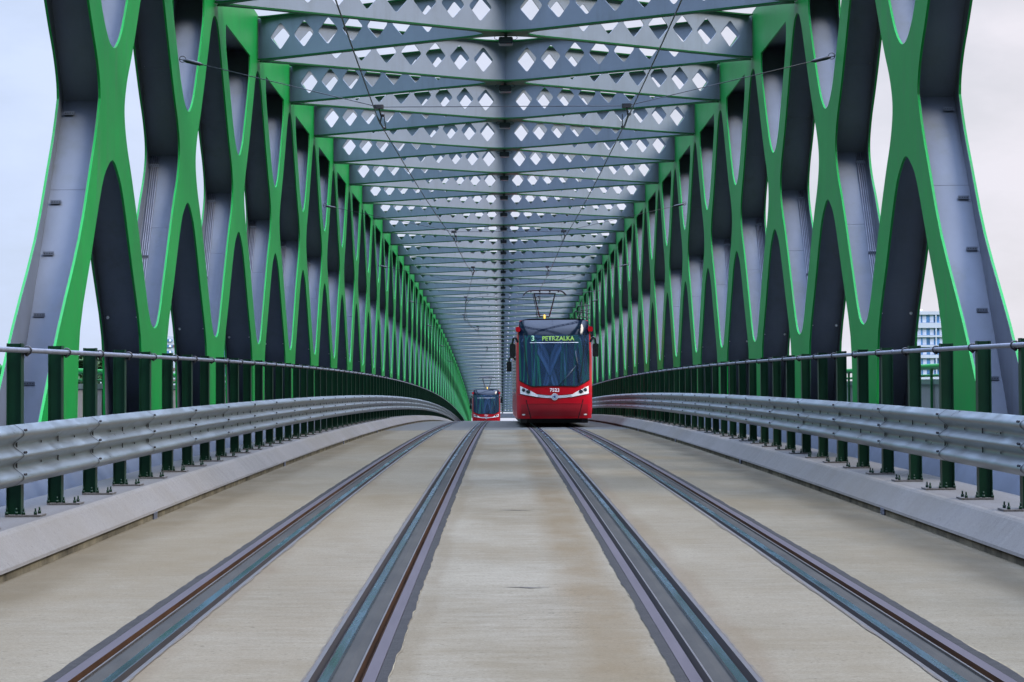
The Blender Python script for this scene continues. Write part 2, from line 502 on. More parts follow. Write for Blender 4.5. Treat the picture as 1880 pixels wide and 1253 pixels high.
# drain inlets in the kerb foot
for sgn in (-1, 1):
    for j, y in enumerate((25.2, 40.2, 55.2, 70.2)):
        mb = MB()
        mb.box(sgn * 3.775 + .035 - .012, sgn * 3.775 + .035 + .012, y - .11, y + .11, 0.0, 0.075, 0)
        for q in range(5):
            yy = y - .09 + q * .045
            mb.box(sgn * 3.76 + .035 - .006, sgn * 3.76 + .035 + .006, yy - .008, yy + .008, 0.0, 0.073, 1)
        o = mb.build('drain_inlet', [DARK, GALVD], bend=True)
        tag(o, ('first', 'second', 'third', 'fourth')[j] + ' small barred drain inlet from the front in the foot of the ' + ('left' if sgn < 0 else 'right') + ' kerb', 'drain', 'drain inlets along the kerbs')

# ------------------------------------------------------------------ tram tracks
YR = stations(-12, YEND + 12, 1.25, 3.75, 80)
YJ = stations(-12, YEND + 12, 0.16, 3.75, 70)
for ti, xc in enumerate(TC):
    tr = empty('tram_track', (xc, 0, 0), ('left' if ti == 0 else 'right') + ' tram track of paired rails sunk in the concrete, ' +
               ('empty up to the far tram' if ti == 0 else 'running under the near tram'), 'tram track', 'tram tracks')
    for sg in (-1, 1):
        def X(d): return xc + sg * d
        mb = MB()
        mb.strip([(X(.43), -.05), (X(.43), .004), (X(.455), .004), (X(.457), -.06), (X(.498), -.06), (X(.50), .004), (X(.505), .007), (X(.55), .007), (X(.555), -.01)],
                 YR, mats=[0, 0, 1, 1, 1, 2, 2, 2])
        child_at(mb.build('rail', [RAILL, RUSTD, RAILB], tr, bend=True, fix=False), tr)
        mb = MB()
        mb.strip([(X(.665), -.02), (X(.665), .002), (X(.675), .002), (X(.678), -.06), (X(.715), -.06), (X(.7175), .006), (X(.78), .006), (X(.785), -.03)],
                 YR, mats=[0, 0, 1, 1, 1, 2, 2])
        o = mb.build('rail', [RAILL, RUST if (sg < 0) == (ti == 0) or ti == 0 else RUSTD, RAILV], tr, bend=True, fix=False)
        o['label'] = 'unused rusty outer rail'
        child_at(o, tr)
        mb = MB(); mb.strip([(X(.555), -.012), (X(.61), -.004), (X(.665), -.012)], YR)
        child_at(mb.build('rubber_filler', RUBB, tr, bend=True, fix=False), tr)
        # asphalt band with a ragged edge, outer side
        mb = MB(); vs = []; vm = []
        for y in YJ:
            e = .843 + .007 * noise.noise(Vector((y * .55, xc * 3, sg))) + .008 * noise.noise(Vector((y * 2.3, xc, sg * 4))) + .009 * noise.noise(Vector((y * 7, xc, sg)))
            vs += [(X(.783), y, .005), (X(max(.832, e)), y, .005)]
            wm = max(0, .001 + .022 * noise.noise(Vector((y * .35, xc, sg * 2 + 30))) + .01 * noise.noise(Vector((y * 4, xc, 5))))
            vm += [(X(max(.832, e) - .002), y, .0035), (X(max(.832, e) + wm), y, .0035)]
        mb.add(vs, [(2 * i, 2 * i + 1, 2 * i + 3, 2 * i + 2) for i in range(len(YJ) - 1)])
        mb.add(vm, [(2 * i, 2 * i + 1, 2 * i + 3, 2 * i + 2) for i in range(len(YJ) - 1)], 1)
        mb.strip([(X(.782), -.03), (X(.90), -.03)], YR)
        child_at(mb.build('asphalt_band', [ASPH, MORT], tr, bend=True, fix=False), tr)
        mb = MB(); vs = []
        for y in YJ:
            e = .417 + .012 * noise.noise(Vector((y * .7, xc * 5, sg + 9))) + .012 * noise.noise(Vector((y * 3.1, xc, sg * 7)))
            vs += [(X(.431), y, .005), (X(min(.425, e)), y, .005)]
        mb.add(vs, [(2 * i, 2 * i + 1, 2 * i + 3, 2 * i + 2) for i in range(len(YJ) - 1)])
        child_at(mb.build('dirt_band', DIRT, tr, bend=True, fix=False), tr)

# ------------------------------------------------------------------ crash barriers
thr = []    # thrie-beam profile (depth towards the track, height)
def thrie():
    pts = [(0.0, 0.0), (0.012, 0.004), (0.05, 0.03), (0.083, 0.055), (0.083, 0.085), (0.055, 0.11), (0.01, 0.145), (0.0, 0.165), (0.0, 0.172),
           (0.01, 0.19), (0.055, 0.222), (0.083, 0.245), (0.083, 0.262), (0.055, 0.285), (0.01, 0.318), (0.0, 0.335), (0.0, 0.342),
           (0.01, 0.362), (0.055, 0.397), (0.083, 0.422), (0.083, 0.452), (0.05, 0.477), (0.012, 0.503), (0.0, 0.507)]
    return crom(pts, 2)
TH = thrie()
PSP = P / 4
NPOST = int((YEND + 6) / PSP)
Y_P0 = 4464 / 215.0 - 2 * PSP - .20
def h_post(mb, x, y, z0, z1, sgn):
    t = .009
    for dx in (-.062, .062 - t):
        mb.box(x + dx, x + dx + t, y - .06, y + .06, z0, z1, 0)
    mb.box(x - .062 + t, x + .062 - t, y - .0035 - .03, y + .0035 - .03, z0, z1 - .002, 0)
for sgn in (-1, 1):
    sn = 'left' if sgn < 0 else 'right'
    ZG = .575 if sgn < 0 else .60
    br = empty('crash_barrier', (sgn * 4.2, 0, 0), 'long ' + ('silver' if sgn < 0 else 'bluish') + ' triple wave guardrail on dark green posts along the ' + sn + ' kerb', 'guardrail', 'guardrails beside the tracks')
    px = sgn * 4.28 + .03
    ys = [Y_P0 + i * PSP for i in range(-3, 196)]
    far = MB()
    def clamp(mb, y, tx, tz):
        ring = [(tx + .036 * math.cos(a), y + .075, tz + .036 * math.sin(a)) for a in [2 * math.pi * k / 10 for k in range(10)]]
        mb.tube(ring, .009, 6, closed=True)
        mb.box(tx - .01, tx + .01, y + .05, y + .08, tz - .05, tz - .02)
    tx, tz = px - sgn * .085, 1.70
    for i, y in enumerate(ys):
        near = 1 <= i < 101
        mb = MB() if near else far
        h_post(mb, px, y, .31, 1.76, sgn)
        if near:
            po = mb.build('post', POSTG, br, bend=True, loc=(px, y, .30 + zp(y)))
            child_at(po, br)
            if i < 40:
                mb = MB()
                mb.box(px - .15 - sgn * .09, px + .15 - sgn * .09, y - .13, y + .13, .303, .318, 0)
                for bx, by in ((.09, -.09), (.19, -.09), (.03, -.09), (.19, .09), (-.05, -.1)):
                    q = px - sgn * bx
                    mb.tube([(q, y + by, .318), (q, y + by, .345)], .015, 6, 1)
                    mb.tube([(q, y + by, .345), (q, y + by, .375)], .008, 6, 1)
                o = mb.build('base_plate', [SLABM, POSTG], po, bend=True)
                o.location = (-px, -y, -.30 - zp(y))
                mb = MB(); clamp(mb, y, tx, tz)
                o = mb.build('clamp', BLACK, po, bend=True)
                o.location = (-px, -y, -.30 - zp(y))
    o = far.build('post', POSTG, br, bend=True); o['kind'] = 'stuff'; child_at(o, br)
    # handrail tube on the posts
    mb = MB()
    mb.tube([(tx, y, tz) for y in stations(-10, YEND, 1.9, 3.75, 60)], .022, 8)
    for k in range(0, 30, 5):
        y = Y_P0 + k * PSP + .9
        mb.tube([(tx, y - .05, tz), (tx, y + .05, tz)], .027, 8)
    child_at(mb.build('handrail', GALVD, br, bend=True), br)
    # rail sections with overlap joints, slots and bolts
    for i in range(100):
        y0 = Y_P0 - 3 * PSP + i * 2 * PSP + 1.4
        y1 = y0 + 2 * PSP + .18
        if y0 > YEND + 4: break
        mb = MB()
        gx = px - sgn * .075
        n = 4
        yy = [y0 + (y1 - y0) * k / n for k in range(n + 1)]
        # each section flares 4 mm over the next at its far end
        k_ = len(TH); vs = []
        for j, y in enumerate(yy):
            off = .004 if j == 0 else 0.0
            vs += [(gx - sgn * (d + off + .005), y, ZG + z) for d, z in TH]
        mb.add(vs, [(j * k_ + a, j * k_ + a + 1, (j + 1) * k_ + a + 1, (j + 1) * k_ + a) for j in range(n) for a in range(k_ - 1)], 0, True)
        vs = [(gx - sgn * (d + .0095 * 0 + .009), y0 + dy, ZG + z) for dy in (0, .004) for d, z in TH]
        if i < 60:
            # dark overlap line
            vs = []
            for dy in (-.022, .0):
                vs += [(gx - sgn * (d + .0105), y0 + .0 + dy, ZG + z) for d, z in TH]
            mb.add(vs, [(a, a + 1, k_ + a + 1, k_ + a) for a in range(k_ - 1)], 1)
            for zz in (.168, .338):
                for dy, hh, ww in ((.09, .028, .012), (PSP + .09, .030, .010), (PSP * .62, .010, .008), (PSP * 1.5, .010, .008)):
                    q = gx - sgn * .0115
                    mb.box(min(q, q - sgn * .008), max(q, q - sgn * .008), y0 + dy - ww, y0 + dy + ww, ZG + zz - hh, ZG + zz + hh, 1)
            for zz in (.07, .253, .437):
                for dy in (.05, .11):
                    mb.ball((gx - sgn * .09, y0 + dy, ZG + zz + .024), .012, 1, 6, 4)
        o = mb.build('rail_section', [GALV, DARK], br, bend=True, fix=False)
        child_at(o, br)

# ------------------------------------------------------------------ side trusses
# outlines in (module fraction, height)
def half_diamond():
    lo = [(0, 2.17), (.045, 2.235), (.085, 2.46), (.125, 2.80), (.16, 3.10), (.235, 3.75), (.292, 4.2), (.335, 4.5), (.362, 4.77), (.371, 5.0)]
    up_ = [(w_, 9.985 - z) for w_, z in lo[::-1]][1:]
    up_ = [(w_, z if z < 7.3 else z) for w_, z in up_]
    return crom(lo + up_, 3)
HD = half_diamond()
LT = crom([(-.335, .24), (-.352, .7), (-.345, 1.1), (-.323, 2.03), (-.22, 2.95), (-.115, 3.85), (-.055, 4.14), (0, 4.26),
           (.055, 4.14), (.115, 3.85), (.22, 2.95), (.323, 2.03), (.345, 1.1), (.352, .7), (.335, .24)], 3)
UT = crom([(-.285, 7.92), (-.288, 7.72), (-.272, 7.42), (-.19, 6.7), (-.11, 6.08), (-.05, 5.80), (0, 5.72),
           (.05, 5.80), (.11, 6.08), (.19, 6.7), (.272, 7.42), (.288, 7.72), (.285, 7.92)], 3)
ZT = 8.97
def panel_outline(first=False):
    left = [(w_, z) for w_, z in HD]
    o = [(0, -.55), (1, -.55)] + [(1 - w_, z) for w_, z in left] + [(1, ZT), (0, ZT)]
    if not first:
        o += [(w_, z) for w_, z in left[::-1]]
    else:
        up_ = [(w_, z) for w_, z in left if z > 5.0]
        o += up_[::-1] + crom([(.372, 4.95), (.335, 4.5), (.28, 4.0), (.175, 3.1), (0.0, 2.03), (-.14, 1.04), (-.25, .25)], 3) + [(-.25, -.55)]
        o = [(-.25, -.55)] + o[1:-1]
    return o
SEAMM = [GREEN, GREY, SEAM]
bridge = empty('truss_bridge', (0, M0 * P, zp(M0 * P)), 'green and grey steel truss bridge with crossed lattice walls and perforated roof beams', 'bridge')
def leg_quads(mb, c, xi, xo):
    """the recessed grey box webs of the four legs meeting at node c (module coordinate)"""
    def pr(poly, m=0):
        vs = [(xi, p[0] * P, p[1]) for p in poly] + [(xo, p[0] * P, p[1]) for p in poly]
        n = len(poly)
        mb.add(vs, [(i, (i + 1) % n, n + (i + 1) % n, n + i) for i in range(n)], m)
    for s_ in (-1, 1):
        a = [(c + s_ * .0875, 4.95), (c + s_ * (.0875 + .101 * 4.95), .05), (c + s_ * (.153 + .1085 * 3.82), .05), (c + s_ * .036, 4.95)]
        pr(a)
        b = [(c + s_ * .0875, 4.952), (c + s_ * (.0875 + .101 * 3.2), 8.15), (c + s_ * (.153 + .1085 * 2.1), 8.15), (c + s_ * .036, 4.952)]
        pr(b)
for k in range(NP):
    y0 = (M0 + k) * P
    c = M0 + k + .5
    for sgn in (-1, 1):
        xi = XO + sgn * W
        xo = XO + sgn * (W + WD)
        mb = MB()
        th = .03
        ol = panel_outline(k == 0)
        h1 = [(.5 + a, z) for a, z in LT]; h2 = [(.5 + a, z) for a, z in UT]
        mb.plate(ol, [h1, h2], lambda a, b, t: (xi + sgn * t, y0 + a * P, b), th)
        mb.plate(ol, [h1, h2], lambda a, b, t: (xo - sgn * t, y0 + a * P, b), th)
        # the faces that look into the hollow between the plates are grey
        mb.plate(ol, [h1, h2], lambda a, b, t: (xi + sgn * (th + .001 + t), y0 + a * P, b), .002, 2)
        mb.plate(ol, [h1, h2], lambda a, b, t: (xo - sgn * (th + .001 + t), y0 + a * P, b), .002, 2)
        # thin butt seams on the inner plate of the nearest panels
        if k < 8:
            for (a0, z0, a1, z1) in ((.5 - .13, 4.55, .5 - .185, 3.35), (.5 + .17, 6.35, .5 + .135, 5.55)):
                q = xi - sgn * .0015
                vs = [(q, y0 + a0 * P - .004, z0), (q, y0 + a0 * P + .004, z0), (q, y0 + a1 * P + .004, z1), (q, y0 + a1 * P - .004, z1)]
                mb.add(vs, [(0, 1, 2, 3)], 1)
        fr = mb.build('lattice_panel', [GREEN, SEAM, GREY], bridge, bend=True, loc=(xi, y0 + P / 2, zp(y0 + P / 2)))
        fr.location = Vector(fr.location) - bridge.location
        base = Vector((xi, y0 + P / 2, zp(y0 + P / 2)))
        def sub(mb, name, mats, **kw):
            o = mb.build(name, mats, fr, bend=True, **kw)
            o.location = -base
            return o
        mb = MB()
        a_, b_ = xi + sgn * (th + .004), xo - sgn * (th + .004)
        leg_quads(mb, c, a_, b_)
        # top chord soffit and top, bottom chord top
        ya, yb = y0, y0 + P
        mb.add([(a_, ya, 8.12), (b_, ya, 8.12), (b_, yb, 8.12), (a_, yb, 8.12)], [(0, 1, 2, 3)])
        mb.add([(a_, ya, 8.90), (b_, ya, 8.90), (b_, yb, 8.90), (a_, yb, 8.90)], [(0, 1, 2, 3)])
        mb.add([(a_, ya - (.25 * P if k == 0 else 0), .12), (b_, ya - (.25 * P if k == 0 else 0), .12), (b_, yb, .12), (a_, yb, .12)], [(0, 1, 2, 3)])
        if k == 0:
            mb.add([(a_, ya + .02, 7.8), (b_, ya + .02, 7.8), (b_, ya + .02, 8.9), (a_, ya + .02, 8.9)], [(0, 1, 2, 3)])
        # weld lines and white studs
        if k < 22:
            for z in (3.75, 2.45):
                yy = (c - (.0875 + .101 * (4.95 - z))) * P - .004
                mb.add([(a_, yy, z), (b_, yy, z), (b_, yy - .001, z + .012), (a_, yy - .001, z + .012)], [(0, 1, 2, 3)], 1)
            z = 6.2
            yy = (c - (.0875 + .101 * (z - 4.95))) * P - .004
            mb.add([(a_, yy, z), (b_, yy, z), (b_, yy, z + .008), (a_, yy, z + .008)], [(0, 1, 2, 3)], 1)
            mb.ball((xo - sgn * .09, yy, z + .05), .028, 2, 8, 4)
            mb.ball((xi + sgn * .06, yy, z + .05), .011, 2, 6, 4)
            z = 2.3
            yy = (c + .5 - .5 + .153 + .1085 * (3.87 - z)) * P - .004
            mb.ball((xo - sgn * .09, yy - .0, z), .026, 2, 8, 4)
            mb.ball((xi + sgn * .06, yy - .0, z), .011, 2, 6, 4)
        sub(mb, 'web', [GREY, SEAM, WHITE], fix=False)
        # cable brackets and conduits along the lower near leg
        if k < 16:
            def wp(z, d=.0): return (c - (.0875 + .101 * (4.95 - z))) * P - d
            for z in ((4.78, 3.6, 2.95, 2.2, 1.4) if k == 0 else (4.78, 3.3, 1.9)):
                mb = MB()
                yy = wp(z)
                x0_, x1_ = sorted((xo - sgn * .07, xo - sgn * .20))
                mb.box(x0_, x1_, yy - .05, yy - .003, z - .004, z + .004, 0)
                mb.box(x0_, x1_, yy - .056, yy - .050, z - .022, z + .022, 0)
                for q in range(4):
                    xx = x0_ + .02 + q * .03
                    mb.box(xx - .005, xx + .005, yy - .059, yy - .0561, z - .006, z + .006, 1)
                sub(mb, 'cable_bracket', [GREY, DARK])
            if k > 0:
                mb = MB()
                for q in range(4):
                    xx = xo - sgn * (.085 + q * .032)
                    mb.tube([(xx, wp(4.93, .03), 4.93), (xx, wp(.35, .03), .35)], .0095, 6)
                sub(mb, 'conduit', GALVD)

# ------------------------------------------------------------------ roof beams (one X per module)
def rdiamond(cx, cz, a, b, r=.18):
    """diamond with rounded corners; a,b half diagonals"""
    cs = [(cx + a, cz), (cx, cz + b), (cx - a, cz), (cx, cz - b)]
    pts = []
    for i in range(4):
        p, q, s_ = Vector(cs[i - 1]), Vector(cs[i]), Vector(cs[(i + 1) % 4])
        e1, e2 = q + (p - q) * r, q + (s_ - q) * r
        for t in (0, .33, .67, 1):
            pts.append(tuple(e1 * (1 - t) ** 2 + q * 2 * t * (1 - t) + e2 * t * t))
    return pts
ZB0, ZB1 = 8.02, 8.90
LX, LY = W, P / 2
LL = math.hypot(LX, LY)
def x_flange(wd):
    """X shaped flange plate in plan with filleted corners, centre (0,0)"""
    ux, uy = LX / LL, LY / LL
    segs = []
    out_ = []
    for (d1, d2) in (((1, 1), (-1, 1)), ((-1, 1), (-1, -1)), ((-1, -1), (1, -1)), ((1, -1), (1, 1))):
        # boundary between leg d1 and leg d2
        def edge(d, other):
            u = Vector((d[0] * ux, d[1] * uy)); o_ = Vector((other[0] * ux, other[1] * uy))
            n = Vector((-u.y, u.x))
            if n.dot(o_) < 0: n = -n
            return u, n
        u1, n1 = edge(d1, d2); u2, n2 = edge(d2, d1)
        A0 = u1 * (LL - .02) + n1 * wd; A1 = u1 * .85 + n1 * wd
        # intersection of the two edges
        cr = u1.x * u2.y - u1.y * u2.x
        dlt = (n2 * wd - n1 * wd)
        t = (dlt.x * u2.y - dlt.y * u2.x) / cr
        Q = n1 * wd + u1 * t
        B1 = u2 * .85 + n2 * wd; B0 = u2 * (LL - .02) + n2 * wd
        # flare at the truss end
        fl = .32
        A00 = u1 * (LL - .02) + n1 * (wd + fl * .45); A01 = u1 * (LL - .30) + n1 * (wd + .02)
        B00 = u2 * (LL - .02) + n2 * (wd + fl * .45); B01 = u2 * (LL - .30) + n2 * (wd + .02)
        out_ += [A00, A01, u1 * (LL - .7) + n1 * wd]
        for i in range(7):
            s_ = i / 6
            out_.append(A1 * (1 - s_) ** 2 + Q * 2 * s_ * (1 - s_) + B1 * s_ * s_)
        out_ += [u2 * (LL - .7) + n2 * wd, B01, B00]
    res = []
    for p in out_:
        q = (max(-LX + .004, min(LX - .004, p.x)), p.y)
        res.append(q)
    return res
XF = x_flange(.075)
for k in range(NP):
    yc = (M0 + k + .5) * P
    base = Vector((XO, yc, zp(yc) + ZB0))
    mb = MB()
    for a in range(2):
        # each web is one long plate from wall to wall, with 9 holes in either half
        sx = 1 if a == 0 else -1
        ux, uy = sx * LX / LL, LY / LL
        outl = [(-LL + .01, ZB0 + .03), (LL - .01, ZB0 + .03), (LL - .01, ZB1), (-LL + .01, ZB1)]
        if k < 34:
            holes = [rdiamond(q * (.60 + .64 * i), (ZB0 + ZB1) / 2 + .03, .275, .285, .15) for i in range(9) for q in (-1, 1)]
        else:
            holes = [rdiamond(q * (.60 + .64 * i), (ZB0 + ZB1) / 2 + .03, .275, .285, .1)[::2] for i in range(9) for q in (-1, 1)]
        offn = (-uy, ux)
        if a == 0:
            mb.plate(outl, holes, lambda s_, z, t: (XO + s_ * ux + offn[0] * (t - .008), yc + s_ * uy + offn[1] * (t - .008), z), .016)
        else:
            for q in (-1, 1):
                ol2 = [(q * .012, ZB0 + .03), (q * (LL - .01), ZB0 + .03), (q * (LL - .01), ZB1), (q * .012, ZB1)]
                hs = [h for h in holes if (sum(p[0] for p in h) / len(h)) * q > 0]
                mb.plate(ol2, hs, lambda s_, z, t: (XO + s_ * ux + offn[0] * (t - .008), yc + s_ * uy + offn[1] * (t - .008), z), .016)
    rb = mb.build('roof_beam', BEAMG, bridge, bend=True, loc=tuple(base))
    rb.location = base - bridge.location
    for zz in (ZB0, ZB1):
        mb = MB()
        mb.plate(XF, [], lambda a, b, t: (XO + a, yc + b, zz + t), .03)
        o = mb.build('flange', GREENB, rb, bend=True)
        o.location = -base
# far portal
mb = MB(); mb.box(XO - W + .01, XO + W - .01, YEND - .2, YEND + .6, 7.25, 7.98)
o = mb.build('portal_beam', GREY, bridge, bend=True); o.location = -bridge.location

# ------------------------------------------------------------------ lamps at the beam crossings
LAMPG = mat('lamp_housing', (0.02, 0.026, 0.04), rough=0.35, coat=0.2)
for k in range(2, NP):
    yc = (M0 + k + .5) * P
    z = zp(yc) + ZB0
    root = empty('roof_lamp', (XO, yc, z))
    if k - 2 < 12: lb = ('first', 'second', 'third', 'fourth', 'fifth', 'sixth', 'seventh', 'eighth', 'ninth', 'tenth', 'eleventh', 'twelfth')[k - 2] + ' small dark lamp box from the top of the picture, under the crossing roof beams'
    else: lb = 'tiny far lamp box in the dense row under the roof beams above the trams'
    tag(root, lb, 'lamp', 'lamps along the roof centre line')
    mb = MB()
    mb.rbox(-.135, .135, -.14, .14, -.21, -.075, .03, 0, 'y')
    mb.rbox(-.10, .10, -.16, -.14, -.175, -.095, .02, 0, 'y')
    b_ = mb.build('housing', LAMPG, root)
    mb = MB(); mb.box(-.03, .03, -.03, .03, -.08, -.002); mb.box(-.07, .07, -.05, .05, -.035, -.022)
    mb.build('bracket', BLACK, root)
    if k < 14:
        mb = MB()
        for q in (-1, 1):
            mb.tube(crom([(q * .10, 0, -.10), (q * .17, 0, -.11), (q * .22, 0, -.075), (q * .17, 0, -.03), (q * .05, 0, -.02)], 4), .005, 5)
        mb.build('cable', BLACK, root)

# ------------------------------------------------------------------ outer footway railings
PANELM = mat('railing_infill', (0.165, 0.1537, 0.15), rough=0.7, var=0.1, vscale=5)
for sgn in (-1, 1):
    root = empty('footway_railing', (sgn * 9.2, 0, 0), ('left' if sgn < 0 else 'right') + ' outer footway railing with a fat green tube handrail and grey infill', 'railing', 'outer railings')
    x = sgn * 9.2
    yl = stations(20, YEND, 3.75, 7.5, 100)
    mb = MB(); mb.tube([(x, y, 1.66) for y in yl], .065, 10)
    mb.tube([(x + sgn * .12, y, 1.47) for y in yl], .03, 8)
    child_at(mb.build('handrail', GREEN, root, bend=True), root)
    mb = MB(); mb.strip([(x, .28), (x, 1.28), (x + .03, 1.28), (x + .03, .28)], yl)
    child_at(mb.build('infill_panel', PANELM, root, bend=True, fix=False), root)
    mb = MB(); mb.strip([(x - .03, 1.28), (x - .03, 1.39), (x + .06, 1.39), (x + .06, 1.28), (x - .03, 1.28)], yl)
    child_at(mb.build('top_band', GALV, root, bend=True, fix=False), root)
    for i in range(60):
        y = 30 + i * 2.5
        mb = MB(); mb.box(x - sgn * .05 - .025, x - sgn * .05 + .025, y - .04, y + .04, .22, 1.45)
        mb.plate([(y - .05, 1.45), (y + .05, 1.45), (y + .11, 1.61), (y - .11, 1.61)], [], lambda a, b, t: (x - sgn * .05 - .02 + t, a, b), .04)
        child_at(mb.build('post', GREENB, root, bend=True), root)

# ------------------------------------------------------------------ overhead wires
def pt(m, x, z):
    return (x, m * P, z + zp(m * P))
LW = [(-1, -1.4), (1.0, -1.55), (5.0, -2.02), (9.05, -1.45), (11.53, -1.14), (14.66, -1.75), (17.2, -2.13), (19.3, -1.55), (23.8, -1.2), (28.9, -1.96), (33, -1.3), (38, -1.8), (44, -1.3), (53, -1.7)]
RW = [(-1, 2.0), (1.0, 1.62), (5.0, 1.82), (9.05, 1.62), (13.0, 1.45), (17.2, 1.75), (21.3, 1.3), (25.8, 1.75), (30, 1.3), (35, 1.8), (41, 1.4), (47, 1.8), (53, 1.5)]
ZW = 5.42
SPANM = [5.0, 9.05, 13.1, 17.2, 21.3, 25.8, 30]
def xat(tab, m):
    for (m0, x0), (m1, x1) in zip(tab, tab[1:]):
        if m0 <= m <= m1: return x0 + (x1 - x0) * (m - m0) / (m1 - m0)
    return tab[-1][1]
for tab, nm in ((LW, 'left'), (RW, 'right')):
    root = empty('contact_wire', pt(0, tab[1][1], ZW), 'black overhead contact wire zigzagging above the ' + nm + ' tram track', 'overhead wire', 'overhead contact wires')
    mb = MB()
    path = []
    for (m0, x0), (m1, x1) in zip(tab, tab[1:]):
        n = 8
        for i in range(n):
            t = i / n
            path.append(pt(m0 + (m1 - m0) * t, x0 + (x1 - x0) * t, ZW - .10 * math.sin(math.pi * t)))
    mb.tube(path, .009, 6)
    o = mb.build('wire', WIRE, root); o.location = -root.location
    # hangers and clamps
    for m in [5.0, 9.05, 11.53, 14.66, 17.2, 19.3, 23.8, 28.9]:
        x = xat(tab, m)
        mb = MB()
        mb.rbox(x - .075, x + .075, m * P - .06, m * P + .06, ZW + .19 + zp(m * P), ZW + .25 + zp(m * P), .03, 0, 'z')
        mb.tube([pt(m, x, ZW + .2), pt(m + .03, x + .03, ZW + .09), pt(m + .05, x, ZW)], .012, 6)
        mb.tube([pt(m + .05, x - .05, ZW + .13), pt(m + .16, xat(tab, m + .16), ZW)], .008, 6)
        mb.tube([pt(m + .05, x + .06, ZW + .14), pt(m + .16, xat(tab, m + .16) + .03, ZW)], .008, 6)
        mb.ball(pt(m + .16, xat(tab, m + .16), ZW + .02), .026, 0, 8, 5)
        mb.ball(pt(m + .03, x + .05, ZW + .12), .032, 0, 8, 5)
        o = mb.build('hanger', WIRE, root); o.location = -root.location
ORD = ['nearest', 'second nearest', 'third nearest', 'fourth nearest', 'fifth nearest', 'sixth nearest', 'farthest']
for j, m in enumerate(SPANM):
    xl, xr = xat(LW, m), xat(RW, m)
    root = empty('span_wire', pt(m, 0, ZW + .22), ORD[j] + ' cross span wire anchored on both lattice walls above the tracks', 'span wire', 'cross span wires')
    mb = MB()
    al, ar = pt(m, XO - W + .02, 6.40), pt(m, XO + W - .02, 6.40)
    pl, pr_ = pt(m, xl, ZW + .22), pt(m, xr, ZW + .22)
    mb.tube([al, pl, pr_, ar], .007, 6)
    o = mb.build('cable', WIRE, root); o.location = -root.location
    for a, p, q in ((al, pl, 1), (ar, pr_, -1)):
        mb = MB()
        a, p = Vector(a), Vector(p)
        d = (p - a).normalized()
        mb.tube([a + d * .06, a + d * .12, a + d * .32, a + d * .38], [.012, .032, .03, .01], 8)
        ring = [(a.x + q * .05 + .05 * math.cos(t), a.y, a.z + .05 * math.sin(t)) for t in [2 * math.pi * i / 10 for i in range(10)]]
        mb.tube(ring, .007, 5, closed=True)
        o = mb.build('insulator', WIRE, root); o.location = -root.location
mb = MB()
m = 17.2
mb.tube(crom([pt(19.5, -1.55, ZW), pt(18.4, -1.95, ZW + .1), pt(17.3, -2.05, ZW + .55), pt(17.0, -1.75, ZW + .95), pt(17.0, -1.1, ZW + 1.12), pt(17.0, 0, ZW + 1.02), pt(17.0, 1.2, ZW + .95), pt(17.0, 2.8, ZW + 1.1), pt(17.0, XO + W, ZW + 1.4)], 6), .014, 6)
for x in (-1.1, -.4, .3, 1.0, 1.7, 2.4):
    mb.ball(pt(17.0, x, ZW + 1.06), .03, 0, 6, 4)
tag(mb.build('feeder_cable', WIRE), 'curved black feeder cable looping from the left contact wire across to the right wall', 'cable')
# tensioning gear on the right wall
m = 18.7
mb = MB()
mb.tube([pt(m, XO + W - .05, 4.9), pt(m, XO + W - .25, 5.3), pt(m, XO + W - .25, 6.7)], .05, 8)
for i in range(7):
    z = 5.2 + i * .24
    mb.tube([pt(m, XO + W - .1, z), pt(m - .1, XO + W - .75 - .2 * math.sin(i * 2.1), z + .12 * math.cos(i * 1.7))], .028, 6)
    mb.ball(pt(m - .1, XO + W - .75 - .2 * math.sin(i * 2.1), z + .12 * math.cos(i * 1.7)), .06, 0, 8, 5)
mb.tube([pt(m, XO + W - .8, 5.1), pt(m, XO + W - .55, 6.9)], .025, 6)
tag(mb.build('wire_tensioner', WIRE), 'black tensioning gear with many arms fixed to the right lattice wall above the near tram', 'tensioner')

# ------------------------------------------------------------------ trams
RED = mat('red_tram_paint', (0.40, 0.003, 0.011), rough=0.30, spec=0.3, coat=0.3, var=0.06, vscale=2)
REDD = mat('red_bumper_panel', (0.255, 0.003, 0.009), rough=0.4, coat=0.2)
GLASS = mat('tram_windscreen', (0.12, 0.23, 0.42), rough=0.03, metal=0.88, coat=0.5)
VISOR = mat('dark_visor_glass', (0.003, 0.007, 0.016), rough=0.10, ior=1.35)
SIDEG = mat('tram_side_glass', (0.015, 0.02, 0.03), rough=0.06, ior=1.7)
SILVER = mat('silver_trim', (0.62, 0.64, 0.68), rough=0.3, metal=0.3)
LAMPW = mat('headlamp_shell', (0.78, 0.74, 0.72), rough=0.25, coat=0.5)
LENS = mat('headlamp_lens', (0.02, 0.02, 0.03), rough=0.08, ior=1.8)
LEDT = mat('display_letters', (0.18, 0.32, 0.05), rough=0.5, emit=(0.45, 0.75, 0.12), estr=0.18)
LED3 = mat('display_number', (0.3, 0.5, 0.3), rough=0.5, emit=(0.4, 0.7, 0.5), estr=0.2)
WHITEP = mat('white_lettering', (0.85, 0.82, 0.82), rough=0.5)
YELLOW = mat('yellow_pantograph_strut', (0.80, 0.42, 0.02), rough=0.4)
UNDER = mat('tram_underframe', (0.006, 0.006, 0.008), rough=0.6)
BLUEB = mat('badge_blue', (0.02, 0.06, 0.18), rough=0.3)
GREYT = mat('tram_roof_grey', (0.22, 0.23, 0.25), rough=0.5)
BLACKP = mat('black_gloss_plastic', (0.008, 0.009, 0.010), rough=0.25)
